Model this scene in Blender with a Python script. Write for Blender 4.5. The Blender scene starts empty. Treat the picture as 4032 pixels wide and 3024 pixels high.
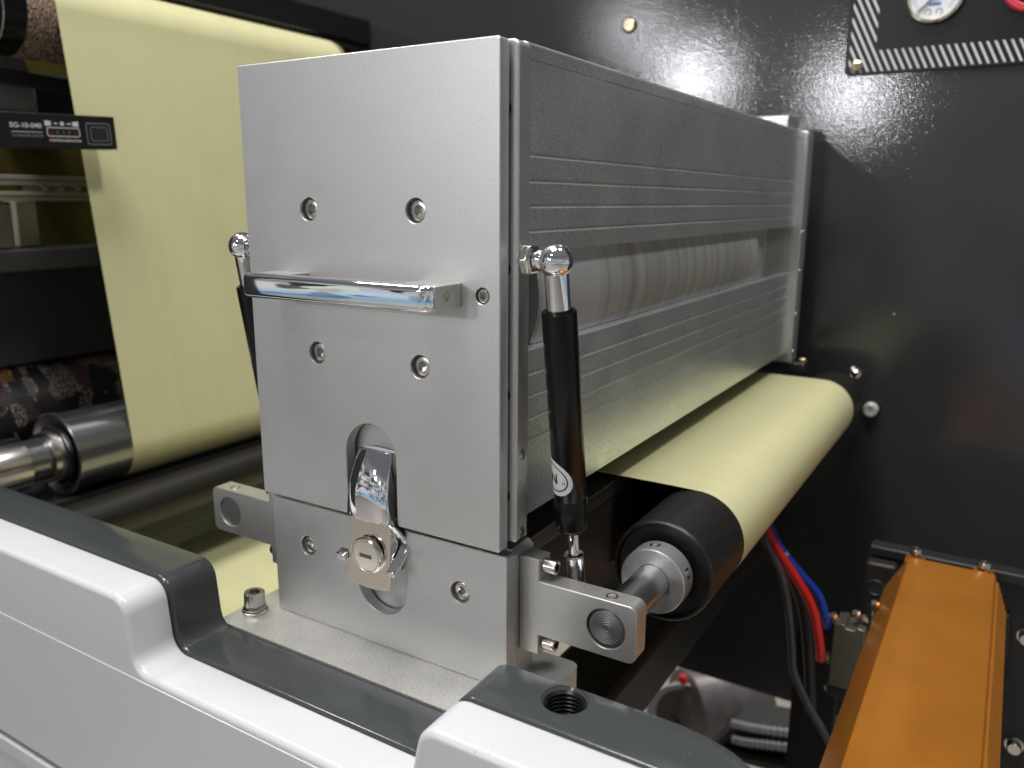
import bpy, bmesh, math, random
from mathutils import Vector, Matrix, Quaternion
from mathutils.geometry import tessellate_polygon
PI = math.pi
S = 0.001                      # everything below is written in millimetres
sc = bpy.context.scene
COL = sc.collection
random.seed(4)

# ------------------------------------------------------------------ camera
cam_d = bpy.data.cameras.new("camera")
cam = bpy.data.objects.new("camera", cam_d)
COL.objects.link(cam)
cam_d.sensor_width = 36.0
cam_d.lens = 28.61
cam_d.clip_start = 0.01
cam_d.clip_end = 100
cam.matrix_world = Matrix(((0.852541, -0.118732, 0.508995, 0.2400287),
                           (0.522637, 0.184517, -0.832349, -0.3793404),
                           (0.004908, 0.975631, 0.219362, 0.2988451),
                           (0, 0, 0, 1)))
cam_d.dof.use_dof = True
cam_d.dof.focus_distance = 0.50
cam_d.dof.aperture_fstop = 7.5
sc.camera = cam

# ------------------------------------------------------------------ the hall around (light only)
w = bpy.data.worlds.new("World")
sc.world = w
w.use_nodes = True
nt = w.node_tree
nt.nodes.clear()
def wn(t, **kw):
    n = nt.nodes.new(t)
    for k, v in kw.items(): setattr(n, k, v)
    return n
tc = wn('ShaderNodeTexCoord')
sep = wn('ShaderNodeSeparateXYZ')
nt.links.new(tc.outputs['Generated'], sep.inputs[0])
ramp = wn('ShaderNodeValToRGB')           # floor - hall - ceiling of an exhibition hall
mr = wn('ShaderNodeMapRange')
mr.inputs['From Min'].default_value = -1; mr.inputs['From Max'].default_value = 1
nt.links.new(sep.outputs['Z'], mr.inputs['Value'])
nt.links.new(mr.outputs[0], ramp.inputs[0])
els = ramp.color_ramp.elements
els[0].position = 0.0; els[0].color = (.56, .55, .50, 1)
els[1].position = 1.0; els[1].color = (.20, .20, .215, 1)
for p, c in ((.38, (.54, .53, .48)), (.415, (.34, .40, .40)), (.425, (.03, .22, .50)), (.445, (.04, .24, .52)), (.452, (.16, .16, .16)), (.58, (.14, .135, .145)), (.72, (.13, .13, .145))):
    e = els.new(p); e.color = (*c, 1)
# stands and people of the hall: blocks of tone round the horizon
mp = wn('ShaderNodeMapping'); mp.inputs['Scale'].default_value = (5, 5, 11)
nt.links.new(tc.outputs['Generated'], mp.inputs[0])
vo = wn('ShaderNodeTexVoronoi', distance='CHEBYCHEV'); vo.inputs['Scale'].default_value = 1.9
nt.links.new(mp.outputs[0], vo.inputs['Vector'])
hs = wn('ShaderNodeHueSaturation'); hs.inputs['Saturation'].default_value = .08; hs.inputs['Value'].default_value = .95
nt.links.new(vo.outputs['Color'], hs.inputs['Color'])
gm = wn('ShaderNodeGamma'); gm.inputs[1].default_value = 3.0
nt.links.new(hs.outputs[0], gm.inputs[0])
band = wn('ShaderNodeValToRGB')
nt.links.new(mr.outputs[0], band.inputs[0])
be = band.color_ramp.elements
be[0].position = .40; be[0].color = (0, 0, 0, 1)
be[1].position = .66; be[1].color = (0, 0, 0, 1)
for p, v in ((.45, .8), (.58, .8)):
    e = be.new(p); e.color = (v, v, v, 1)
mx = wn('ShaderNodeMixRGB')
nt.links.new(band.outputs[0], mx.inputs['Fac'])
nt.links.new(ramp.outputs[0], mx.inputs[1]); nt.links.new(gm.outputs[0], mx.inputs[2])
bg = wn('ShaderNodeBackground'); bg.inputs['Strength'].default_value = 1.0
nt.links.new(mx.outputs[0], bg.inputs['Color'])
out = wn('ShaderNodeOutputWorld')
nt.links.new(bg.outputs[0], out.inputs[0])

# ------------------------------------------------------------------ lamps of the hall, and one added behind the wall
def lamp(name, loc, target, size, power, col=(1, .97, .93), shape='DISK', size_y=None):
    d = bpy.data.lights.new(name, 'AREA')
    d.shape = shape; d.size = size
    if size_y: d.size_y = size_y
    d.energy = power; d.color = col
    o = bpy.data.objects.new(name, d)
    COL.objects.link(o)
    o.location = loc
    o.rotation_euler = (Vector(target) - Vector(loc)).to_track_quat('-Z', 'Y').to_euler()
    return o
lamp('ceiling_or_added_lamp', (-.35, -.45, 2.7), (-.1, .1, .1), 1.0, 60, (1, .985, .96))
lamp('ceiling_or_added_lamp', (-.35, -2.2, 2.1), (-.1, .1, .2), .24, 10, (1, .98, .95))
lamp('ceiling_or_added_lamp', (.75, .35, 2.45), (-.3, .3, .2), .36, 27, (1, .985, .96))
lamp('ceiling_or_added_lamp', (-1.9, .1, 2.6), (-.4, .4, .1), .4, 16, (1, .97, .93))
lamp('ceiling_or_added_lamp', (-2.16, -4.84, 1.27), (-.1, .7, .4), .24, 25, (.97, .95, 1))
lamp('ceiling_or_added_lamp', (-.99, -5.11, 1.13), (.1, .7, .4), .23, 21, (.97, .95, 1))
lamp('ceiling_or_added_lamp', (-2.6, -4.65, 1.64), (-.2, .7, .4), .22, 8, (.97, .95, 1))
lamp('ceiling_or_added_lamp', (-.3, 2.4, 2.2), (-.2, 1.1, -.8), .6, 60, (1, .97, .93))  # added lamp, brightens what shows through the opening below the wall
sc.view_settings.view_transform = 'Standard'
sc.view_settings.look = 'None'
sc.view_settings.exposure = 0.0
sc.view_settings.gamma = 1.0
sc.view_settings.use_curve_mapping = False

# ------------------------------------------------------------------ materials
def mat(name, col, metal=0.0, rough=0.5, grain=0.0, gscale=2600, bump=0.0, bscale=2600, bdist=.0002,
        coat=0.0, coat_rough=.1, spec=.5, blotch=0.0, bl_scale=25, rvar=0.0, aniso=0.0, detail=2.0):
    m = bpy.data.materials.new(name)
    m.use_nodes = True
    t = m.node_tree
    b = t.nodes['Principled BSDF']
    b.inputs['Metallic'].default_value = metal
    b.inputs['Roughness'].default_value = rough
    b.inputs['Specular IOR Level'].default_value = spec
    b.inputs['Coat Weight'].default_value = coat
    b.inputs['Coat Roughness'].default_value = coat_rough
    b.inputs['Anisotropic'].default_value = aniso
    b.inputs['Base Color'].default_value = (*col, 1)
    co = t.nodes.new('ShaderNodeTexCoord')
    def noise(scale, det=2.0):
        n = t.nodes.new('ShaderNodeTexNoise')
        n.inputs['Scale'].default_value = scale
        n.inputs['Detail'].default_value = det
        t.links.new(co.outputs['Object'], n.inputs['Vector'])
        return n
    def rng(sock, a, bb, lo=.3, hi=.7):
        r = t.nodes.new('ShaderNodeMapRange')
        r.inputs['From Min'].default_value = lo; r.inputs['From Max'].default_value = hi
        r.inputs['To Min'].default_value = a; r.inputs['To Max'].default_value = bb
        t.links.new(sock, r.inputs['Value'])
        return r.outputs[0]
    cur = None
    if grain or blotch:
        f = None
        if grain: f = rng(noise(gscale).outputs['Fac'], 1 - grain, 1 + grain)
        if blotch:
            f2 = rng(noise(bl_scale, 5).outputs['Fac'], 1 - blotch, 1 + blotch)
            if f is None: f = f2
            else:
                mu = t.nodes.new('ShaderNodeMath'); mu.operation = 'MULTIPLY'
                t.links.new(f, mu.inputs[0]); t.links.new(f2, mu.inputs[1]); f = mu.outputs[0]
        vm = t.nodes.new('ShaderNodeVectorMath'); vm.operation = 'SCALE'
        vm.inputs[0].default_value = col
        t.links.new(f, vm.inputs['Scale'])
        t.links.new(vm.outputs[0], b.inputs['Base Color'])
    if rvar:
        t.links.new(rng(noise(bl_scale * 2, 5).outputs['Fac'], max(.02, rough - rvar), rough + rvar), b.inputs['Roughness'])
    if bump:
        bn = t.nodes.new('ShaderNodeBump')
        bn.inputs['Strength'].default_value = bump
        bn.inputs['Distance'].default_value = bdist
        t.links.new(noise(bscale, detail).outputs['Fac'], bn.inputs['Height'])
        t.links.new(bn.outputs[0], b.inputs['Normal'])
        if coat: t.links.new(bn.outputs[0], b.inputs['Coat Normal'])
    return m
ALU = mat('bead_blasted_aluminium', (.595, .595, .585), .88, .44, grain=.15, gscale=1300, bump=.25, bscale=1800, blotch=.02, bl_scale=22, rvar=.015)
ALUP = mat('anodised_extrusion', (.84, .87, .865), .84, .31, grain=.24, gscale=900, bump=.2, bscale=1300, blotch=.05, bl_scale=14, rvar=.04)
ALUB = mat('milled_aluminium', (.60, .59, .56), .85, .40, grain=.10, gscale=1500, bump=.2, bscale=1800, blotch=.05)
CHROME = mat('chrome', (.86, .87, .89), 1, .035)
STEEL = mat('stainless_steel', (.60, .57, .53), 1, .22)
STEELD = mat('turned_steel', (.17, .17, .18), .9, .38)
SHAFT = mat('ground_steel', (.62, .62, .63), 1, .26)
HEXIN = mat('screw_recess', (.16, .145, .13), .8, .4)
BLACKG = mat('black_lacquer', (.004, .004, .005), 0, .26, spec=.32)
RUBBER = mat('black_rubber', (.012, .011, .010), 0, .42, grain=.4, gscale=300, bump=.1, bscale=900)
DARK = mat('dark_void', (.004, .004, .005), 0, .7)
DARKM = mat('dark_painted_metal', (.02, .021, .022), 0, .45)
WALL = mat('charcoal_paint', (.033, .034, .0345), 0, .085, bump=.6, bscale=430, bdist=.00018, spec=.5, blotch=.06, bl_scale=6, detail=2)
GREY = mat('dark_grey_enamel', (.052, .057, .060), 0, .15, bump=.10, bscale=300, bdist=.0006, spec=.5, grain=.05, gscale=900)
WHITE = mat('white_enamel', (.60, .61, .618), 0, .28, bump=.05, bscale=260, bdist=.0006, blotch=.012, bl_scale=40)
def dust(m, col, scale, thr):
    t = m.node_tree; b = t.nodes['Principled BSDF']
    co = t.nodes.new('ShaderNodeTexCoord')
    v = t.nodes.new('ShaderNodeTexVoronoi'); v.inputs['Scale'].default_value = scale
    t.links.new(co.outputs['Object'], v.inputs['Vector'])
    n = t.nodes.new('ShaderNodeTexNoise'); n.inputs['Scale'].default_value = scale * .12
    t.links.new(co.outputs['Object'], n.inputs['Vector'])
    a = t.nodes.new('ShaderNodeMath'); a.operation = 'MULTIPLY_ADD'; a.inputs[1].default_value = -.5; 
    t.links.new(n.outputs['Fac'], a.inputs[0]); a.inputs[2].default_value = .30
    l = t.nodes.new('ShaderNodeMath'); l.operation = 'LESS_THAN'
    sm = t.nodes.new('ShaderNodeMath'); sm.operation = 'ADD'; sm.inputs[1].default_value = thr
    t.links.new(a.outputs[0], sm.inputs[0])
    t.links.new(v.outputs['Distance'], l.inputs[0]); t.links.new(sm.outputs[0], l.inputs[1])
    mx2 = t.nodes.new('ShaderNodeMixRGB'); mx2.inputs[2].default_value = (*col, 1)
    src = b.inputs['Base Color'].links[0].from_socket if b.inputs['Base Color'].links else None
    if src: t.links.new(src, mx2.inputs[1])
    else: mx2.inputs[1].default_value = b.inputs['Base Color'].default_value
    t.links.new(l.outputs[0], mx2.inputs['Fac']); t.links.new(mx2.outputs[0], b.inputs['Base Color'])
dust(WHITE, (.32, .31, .29), 240, -.025)
dust(GREY, (.20, .21, .22), 330, -.03)
ORANGE = mat('orange_anodised', (.60, .225, .030), .55, .30, grain=.02, blotch=.10, bl_scale=14)
PLASTIC = mat('black_plastic', (.008, .008, .0085), 0, .5, spec=.3)
PRINT = mat('white_print', (.62, .62, .63), 0, .6)
PRINTD = mat('grey_print', (.20, .20, .21), 0, .6)
INK = mat('black_ink', (.01, .01, .01), 0, .5)
LABEL = mat('silver_white_label', (.72, .73, .72), 0, .35)
BRASS = mat('brass', (.62, .52, .34), 1, .3)
ZINC = mat('grey_zinc', (.20, .19, .16), .8, .42)
BRKT = mat('dark_bracket_paint', (.022, .0215, .021), .2, .45)
DIAL = mat('white_dial', (.70, .71, .76), 0, .4)
BLUEINK = mat('blue_ink', (.10, .22, .55), 0, .5)
REDP = mat('red_plastic', (.55, .03, .05), 0, .4)
HRED = mat('red_hose', (.62, .02, .012), 0, .35)
HBLUE = mat('blue_hose', (.004, .04, .36), 0, .35)
HGREY = mat('grey_hose', (.06, .062, .068), 0, .4)
CONDUIT = mat('grey_conduit', (.42, .42, .47), 0, .28)
RAIL = mat('rail_aluminium', (.52, .50, .44), .8, .38)
OLIVE = mat('olive_sheet', (.085, .068, .012), .2, .35, blotch=.5, bl_scale=9)
CREAM = mat('cream_cover', (.42, .36, .24), 0, .5)
GREYROLL = mat('dark_chromed_roller', (.30, .30, .305), .9, .24)
FLOORM = mat('hall_floor', (.46, .42, .36), 0, .5, blotch=.06)
ROLLM = mat('film_roll', (.20, .175, .18), 0, .4, blotch=.2, bl_scale=30)
REDL = mat('red_tape', (.8, .04, .03), 0, .5)
GREEN = mat('green_lens', (.02, .10, .06), 0, .3)
YEL = mat('amber_lens', (.12, .09, .02), 0, .3)
REDLENS = mat('red_lens', (.12, .02, .02), 0, .3)

def web_mat():
    m = mat('yellow_film', (.64, .605, .345), 0, .44, bump=.04, bscale=6, bdist=.004, spec=.4, detail=1.0)
    t = m.node_tree; b = t.nodes['Principled BSDF']
    co = t.nodes.new('ShaderNodeTexCoord')
    mp = t.nodes.new('ShaderNodeMapping'); mp.inputs['Scale'].default_value = (1.2, 75, 1.2)     # faint lines along the run of the film
    t.links.new(co.outputs['Object'], mp.inputs[0])
    n = t.nodes.new('ShaderNodeTexNoise'); n.inputs['Scale'].default_value = 1; n.inputs['Detail'].default_value = 5
    t.links.new(mp.outputs[0], n.inputs['Vector'])
    n2 = t.nodes.new('ShaderNodeTexNoise'); n2.inputs['Scale'].default_value = 16; n2.inputs['Detail'].default_value = 6
    t.links.new(co.outputs['Object'], n2.inputs['Vector'])
    ad = t.nodes.new('ShaderNodeMath'); ad.operation = 'ADD'
    t.links.new(n.outputs['Fac'], ad.inputs[0]); t.links.new(n2.outputs['Fac'], ad.inputs[1])
    r = t.nodes.new('ShaderNodeValToRGB')
    r.color_ramp.elements[0].position = .72 / 2; r.color_ramp.elements[0].color = (.615, .59, .335, 1)
    r.color_ramp.elements[1].position = 1.22 / 2; r.color_ramp.elements[1].color = (.65, .625, .355, 1)
    hf = t.nodes.new('ShaderNodeMath'); hf.operation = 'MULTIPLY'; hf.inputs[1].default_value = .5
    t.links.new(ad.outputs[0], hf.inputs[0]); t.links.new(hf.outputs[0], r.inputs[0])
    t.links.new(r.outputs[0], b.inputs['Base Color'])
    return m
WEB = web_mat()

def roller_mat():      # worn rings round the electrode roller
    m = mat('worn_ceramic_roller', (.30, .30, .29), .25, .45)
    t = m.node_tree; b = t.nodes['Principled BSDF']
    co = t.nodes.new('ShaderNodeTexCoord')
    mp = t.nodes.new('ShaderNodeMapping'); mp.inputs['Scale'].default_value = (1.0, 62, 1.0)
    t.links.new(co.outputs['Object'], mp.inputs[0])
    n = t.nodes.new('ShaderNodeTexNoise'); n.inputs['Scale'].default_value = 1.3; n.inputs['Detail'].default_value = 6; n.inputs['Roughness'].default_value = .62
    t.links.new(mp.outputs[0], n.inputs['Vector'])
    r = t.nodes.new('ShaderNodeValToRGB')
    r.color_ramp.elements[0].position = .34; r.color_ramp.elements[0].color = (.255, .25, .24, 1)
    r.color_ramp.elements[1].position = .60; r.color_ramp.elements[1].color = (.40, .40, .388, 1)
    t.links.new(n.outputs['Fac'], r.inputs[0])
    sp = t.nodes.new('ShaderNodeSeparateXYZ'); t.links.new(co.outputs['Object'], sp.inputs[0])
    ends = t.nodes.new('ShaderNodeValToRGB')      # clean paper-grey bands at both ends
    mrr = t.nodes.new('ShaderNodeMapRange'); mrr.inputs['From Min'].default_value = .04; mrr.inputs['From Max'].default_value = .52
    t.links.new(sp.outputs['Y'], mrr.inputs['Value']); t.links.new(mrr.outputs[0], ends.inputs[0])
    e = ends.color_ramp.elements
    e[0].position = .17; e[0].color = (.8, .8, .8, 1); e[1].position = .95; e[1].color = (.7, .7, .7, 1)
    for p, v in ((.20, 0), (.86, 0)):
        q = e.new(p); q.color = (v, v, v, 1)
    mxn = t.nodes.new('ShaderNodeMixRGB'); mxn.inputs[2].default_value = (.46, .46, .455, 1)
    t.links.new(ends.outputs[0], mxn.inputs['Fac']); t.links.new(r.outputs[0], mxn.inputs[1])
    t.links.new(mxn.outputs[0], b.inputs['Base Color'])
    return m
CERAMIC = roller_mat()

def cork_mat():
    m = mat('cork_sleeve', (.2, .13, .09), 0, .8, bump=.5, bscale=500, bdist=.0008)
    t = m.node_tree; b = t.nodes['Principled BSDF']
    co = t.nodes.new('ShaderNodeTexCoord')
    n = t.nodes.new('ShaderNodeTexNoise'); n.inputs['Scale'].default_value = 420; n.inputs['Detail'].default_value = 4; n.inputs['Roughness'].default_value = .7
    t.links.new(co.outputs['Object'], n.inputs['Vector'])
    r = t.nodes.new('ShaderNodeValToRGB')
    r.color_ramp.elements[0].position = .44; r.color_ramp.elements[0].color = (.022, .016, .013, 1)
    r.color_ramp.elements[1].position = .60; r.color_ramp.elements[1].color = (.50, .34, .24, 1)
    t.links.new(n.outputs['Fac'], r.inputs[0]); t.links.new(r.outputs[0], b.inputs['Base Color'])
    return m
CORK = cork_mat()

def print_mat():       # roll of printed labels: blocks of tiny print on black
    m = mat('printed_labels', (.02, .02, .02), 0, .35)
    t = m.node_tree; b = t.nodes['Principled BSDF']
    co = t.nodes.new('ShaderNodeTexCoord')
    sp = t.nodes.new('ShaderNodeSeparateXYZ'); t.links.new(co.outputs['Object'], sp.inputs[0])
    mp = t.nodes.new('ShaderNodeMapping'); mp.inputs['Scale'].default_value = (1, 62, 44)
    t.links.new(co.outputs['Object'], mp.inputs[0])
    br = t.nodes.new('ShaderNodeTexVoronoi'); br.distance = 'CHEBYCHEV'; br.inputs['Scale'].default_value = 1.0
    t.links.new(mp.outputs[0], br.inputs['Vector'])
    sc2 = t.nodes.new('ShaderNodeSeparateColor'); t.links.new(br.outputs['Color'], sc2.inputs[0])
    rp = t.nodes.new('ShaderNodeValToRGB'); rp.color_ramp.interpolation = 'CONSTANT'
    e = rp.color_ramp.elements; e[0].position = 0; e[0].color = (.006, .005, .007, 1); e[1].position = .45; e[1].color = (.05, .02, .035, 1)
    for p_, c_ in ((.58, (.13, .105, .085)), (.80, (.012, .01, .012)), (.9, (.20, .11, .03)), (.94, (.17, .15, .13))):
        q_ = e.new(p_); q_.color = (*c_, 1)
    t.links.new(sc2.outputs[0], rp.inputs[0])
    n = t.nodes.new('ShaderNodeTexNoise'); n.inputs['Scale'].default_value = 480; n.inputs['Detail'].default_value = 3
    t.links.new(co.outputs['Object'], n.inputs['Vector'])
    r = t.nodes.new('ShaderNodeValToRGB')
    r.color_ramp.elements[0].position = .47; r.color_ramp.elements[0].color = (.03, .03, .03, 1)
    r.color_ramp.elements[1].position = .58; r.color_ramp.elements[1].color = (1, 1, 1, 1)
    t.links.new(n.outputs['Fac'], r.inputs[0])
    mxn = t.nodes.new('ShaderNodeMixRGB'); mxn.blend_type = 'MULTIPLY'; mxn.inputs['Fac'].default_value = 1
    t.links.new(rp.outputs[0], mxn.inputs[1]); t.links.new(r.outputs[0], mxn.inputs[2])
    t.links.new(mxn.outputs[0], b.inputs['Base Color'])
    return m
PRINTED = print_mat()

# ------------------------------------------------------------------ helpers
def tag(o, label=None, cat=None, group=None, kind=None):
    if label: o['label'] = label
    if cat: o['category'] = cat
    if group: o['group'] = group
    if kind: o['kind'] = kind
    return o
def empty(name, loc=(0, 0, 0), label=None, cat=None, group=None, rot=(0, 0, 0)):
    o = bpy.data.objects.new(name, None)
    o.empty_display_size = .02
    COL.objects.link(o)
    o.location = Vector(loc) * S
    o.rotation_euler = rot
    bpy.context.view_layer.update()
    return tag(o, label, cat, group)
def obj(name, bm, m, parent=None, local=False, bevel=0, seg=2, smooth=True, angle=35, raw=False):
    """link a bmesh (mm) as ONE mesh object"""
    bmesh.ops.recalc_face_normals(bm, faces=bm.faces[:])
    if not raw: bmesh.ops.scale(bm, vec=(S, S, S), verts=bm.verts[:])
    me = bpy.data.meshes.new(name)
    bm.to_mesh(me); bm.free()
    if smooth:
        me.shade_smooth()
        me.set_sharp_from_angle(angle=math.radians(angle))
    me.materials.append(m)
    o = bpy.data.objects.new(name, me)
    COL.objects.link(o)
    if parent is not None:
        o.parent = parent
        if not local:
            bpy.context.view_layer.update()
            o.matrix_parent_inverse = parent.matrix_world.inverted()
    if bevel:
        b = o.modifiers.new('bevel', 'BEVEL')
        b.width = bevel * S; b.segments = seg; b.limit_method = 'ANGLE'; b.angle_limit = math.radians(40)
        b.harden_normals = False
    return o
def B(): return bmesh.new()
def box(bm, x0, x1, y0, y1, z0, z1):
    v = [bm.verts.new((x, y, z)) for x in (x0, x1) for y in (y0, y1) for z in (z0, z1)]
    for f in ((0, 1, 3, 2), (4, 6, 7, 5), (0, 4, 5, 1), (2, 3, 7, 6), (0, 2, 6, 4), (1, 5, 7, 3)):
        bm.faces.new([v[i] for i in f])
    return bm
AX = {'y': lambda u, v, t: (u, t, v), 'x': lambda u, v, t: (t, u, v), 'z': lambda u, v, t: (u, v, t)}
def prism(bm, poly, axis, a, b):
    """closed polygon (u,v) drawn out from a to b along an axis"""
    F = AX[axis]
    r0 = [bm.verts.new(F(u, v, a)) for u, v in poly]
    r1 = [bm.verts.new(F(u, v, b)) for u, v in poly]
    n = len(poly)
    for i in range(n):
        bm.faces.new((r0[i], r0[(i + 1) % n], r1[(i + 1) % n], r1[i]))
    for r in (r0, r1):
        tris = tessellate_polygon([[Vector((u, v, 0)) for u, v in poly]])
        for t in tris: bm.faces.new([r[i] for i in t])
    bmesh.ops.dissolve_limit(bm, angle_limit=.001, verts=r0 + r1, edges=[e for e in bm.edges if e.verts[0] in r0 and e.verts[1] in r0 or e.verts[0] in r1 and e.verts[1] in r1])
    return bm
def area2(p): return sum(p[i][0] * p[(i + 1) % len(p)][1] - p[(i + 1) % len(p)][0] * p[i][1] for i in range(len(p)))
def offset(poly, d):
    """inset a CCW polygon by d (outset when d<0)"""
    if area2(poly) < 0: poly = poly[::-1]
    n = len(poly); o = []
    for i in range(n):
        p0, p1, p2 = (Vector(poly[i - 1]), Vector(poly[i]), Vector(poly[(i + 1) % n]))
        e0 = (p1 - p0).normalized(); e1 = (p2 - p1).normalized()
        n0 = Vector((-e0.y, e0.x)); n1 = Vector((-e1.y, e1.x))
        m = (n0 + n1)
        m = m / max(.3, m.dot(n0)) if m.length > 1e-6 else n0
        o.append((p1 + m * d)[:])
    return o
def circ(cx, cz, r, n=32, a0=0): return [(cx + r * math.cos(a0 + 2 * PI * i / n), cz + r * math.sin(a0 + 2 * PI * i / n)) for i in range(n)]
def arc(cx, cz, r, a, b, n=10): return [(cx + r * math.cos(a + (b - a) * i / n), cz + r * math.sin(a + (b - a) * i / n)) for i in range(n + 1)]
def plate(bm, outline, holes, y0, y1, c=.5, hc=.35):
    """plate in the XZ plane, front at y0, chamfered edges; holes = (polygon, depth) blind holes"""
    if area2(outline) < 0: outline = outline[::-1]
    inn = offset(outline, c)
    F = AX['y']
    def ring(p, y): return [bm.verts.new(F(u, v, y)) for u, v in p]
    def strip(a, b):
        n = len(a)
        for i in range(n): bm.faces.new((a[i], a[(i + 1) % n], b[(i + 1) % n], b[i]))
    def cap(rings, polys):
        vs = sum(rings, [])
        for t in tessellate_polygon([[Vector((u, v, 0)) for u, v in p] for p in polys]):
            try: bm.faces.new([vs[i] for i in t])
            except ValueError: pass
    f0 = ring(inn, y0); f1 = ring(outline, y0 + c); f2 = ring(outline, y1 - c); f3 = ring(inn, y1)
    strip(f0, f1); strip(f1, f2); strip(f2, f3)
    hr, hp = [], []
    for p, d in holes:
        if area2(p) < 0: p = p[::-1]
        big = offset(p, -hc)
        a = ring(big, y0); b = ring(p, y0 + hc); e = ring(p, y0 + d)
        strip(a, b); strip(b, e); cap([e], [p])
        hr.append(a); hp.append(big)
    cap([f0] + hr, [inn] + hp)
    cap([f3], [inn])
    return bm
def frame_of(d):
    d = Vector(d).normalized()
    return d.to_track_quat('Z', 'Y').to_matrix()
def lathe(bm, prof, org=(0, 0, 0), d=(0, 0, 1), n=32, close=True):
    """turn (radius, distance along d) round the axis"""
    M3 = frame_of(d); o = Vector(org)
    rings = []
    for r, t in prof:
        if r < 1e-6: rings.append([bm.verts.new(o + M3 @ Vector((0, 0, t)))])
        else: rings.append([bm.verts.new(o + M3 @ Vector((r * math.cos(2 * PI * i / n), r * math.sin(2 * PI * i / n), t))) for i in range(n)])
    for a, b in zip(rings, rings[1:]):
        for i in range(n):
            j = (i + 1) % n
            if len(a) == 1 and len(b) == 1: continue
            if len(a) == 1: bm.faces.new((a[0], b[i], b[j]))
            elif len(b) == 1: bm.faces.new((a[i], a[j], b[0]))
            else: bm.faces.new((a[i], a[j], b[j], b[i]))
    return bm
def tube(bm, pts, r, n=12, ribs=0):
    P = [Vector(p) for p in pts]
    up = Vector((.3, .5, .81)).normalized()
    rings = []
    for i, p in enumerate(P):
        t = (P[min(i + 1, len(P) - 1)] - P[max(i - 1, 0)]).normalized()
        a = t.cross(up).normalized(); b = t.cross(a)
        rr = r * (1 + (.16 if (ribs and i % 2) else 0) - (.22 if ribs and not i % 2 else 0))
        rings.append([bm.verts.new(p + (a * math.cos(2 * PI * k / n) + b * math.sin(2 * PI * k / n)) * rr) for k in range(n)])
    for a, b in zip(rings, rings[1:]):
        for k in range(n): bm.faces.new((a[k], a[(k + 1) % n], b[(k + 1) % n], b[k]))
    bm.faces.new(rings[0][::-1]); bm.faces.new(rings[-1])
    return bm
def catmull(pts, m=10):
    P = [Vector(p) for p in pts]; P = [2 * P[0] - P[1]] + P + [2 * P[-1] - P[-2]]
    o = []
    for i in range(1, len(P) - 2):
        for k in range(m):
            t = k / m
            o.append(.5 * ((2 * P[i]) + (P[i + 1] - P[i - 1]) * t + (2 * P[i - 1] - 5 * P[i] + 4 * P[i + 1] - P[i + 2]) * t * t + (3 * P[i] - P[i - 1] - 3 * P[i + 1] + P[i + 2]) * t ** 3))
    return o + [P[-2]]
def text_mesh(name, s, size, m, parent, mtx, local=True, width=None):
    cu = bpy.data.curves.new(name, 'FONT'); cu.body = s; cu.size = size; cu.extrude = .05; cu.offset = size * .018
    cu.align_x = 'LEFT'; cu.align_y = 'BOTTOM'
    tmp = bpy.data.objects.new('tmp', cu); COL.objects.link(tmp)
    bpy.context.view_layer.update()
    me = bpy.data.meshes.new_from_object(tmp.evaluated_get(bpy.context.evaluated_depsgraph_get()))
    bpy.data.objects.remove(tmp); bpy.data.curves.remove(cu)
    xs = [v.co.x for v in me.vertices]; wdt = max(xs) - min(xs)
    k = width / wdt if width else 1
    for v in me.vertices:
        v.co = (mtx @ Vector(((v.co.x - min(xs)) * k, v.co.y, v.co.z))) * S
    me.materials.clear(); me.materials.append(m); me.name = name
    o = bpy.data.objects.new(name, me); COL.objects.link(o)
    o.parent = parent
    if not local:
        bpy.context.view_layer.update(); o.matrix_parent_inverse = parent.matrix_world.inverted()
    return o

# socket head cap screw: one mesh pair shared by all of a size; axis = +Z of the mesh is outward
_scr = {}
def cap_screw(loc, d, parent, r=6.3, h=7.0, name='socket_screw', label=None, knurl=False):
    key = (r, h, knurl)
    if key not in _scr:
        bm = B(); n = 36
        hexr = r * .58
        hx = [(hexr * math.cos(PI / 6 + i * PI / 3), hexr * math.sin(PI / 6 + i * PI / 3)) for i in range(6)]
        pr = [(0, 0), (r * .985, 0), (r * .985, h - .8), (r * .96, h - .25), (r * .86, h)]
        lathe(bm, pr[:1] + pr[1:], n=n)
        top = [(r * .86 * math.cos(2 * PI * i / n), r * .86 * math.sin(2 * PI * i / n)) for i in range(n)]
        vt = [bm.verts.new((x, y, h)) for x, y in top]; vh = [bm.verts.new((x, y, h)) for x, y in hx]
        vb = [bm.verts.new((x * .97, y * .97, h * .35)) for x, y in hx]
        vs = vt + vh
        for t in tessellate_polygon([[Vector((x, y, 0)) for x, y in top], [Vector((x, y, 0)) for x, y in hx]]):
            bm.faces.new([vs[i] for i in t])
        for i in range(6): bm.faces.new((vh[i], vh[(i + 1) % 6], vb[(i + 1) % 6], vb[i]))
        bm.faces.new(vb)
        bmesh.ops.remove_doubles(bm, verts=bm.verts[:], dist=1e-4)
        if knurl:
            for v in bm.verts:
                rr = math.hypot(v.co.x, v.co.y)
                if rr > r * .97:
                    a = round((math.atan2(v.co.y, v.co.x) / (2 * PI)) * n)
                    f = .93 if a % 2 else 1.0
                    v.co.x *= f; v.co.y *= f
        o = obj(name, bm, STEEL, angle=30)
        _scr[key] = o.data
        bpy.data.objects.remove(o)
    o = bpy.data.objects.new(name, _scr[key]); COL.objects.link(o)
    o.location = Vector(loc) * S
    o.rotation_mode = 'QUATERNION'
    o.rotation_quaternion = Vector(d).normalized().to_track_quat('Z', 'Y')
    if parent is not None:
        o.parent = parent
        bpy.context.view_layer.update()
        o.matrix_parent_inverse = parent.matrix_world.inverted()
    if label: o['label'] = label
    return o

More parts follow.
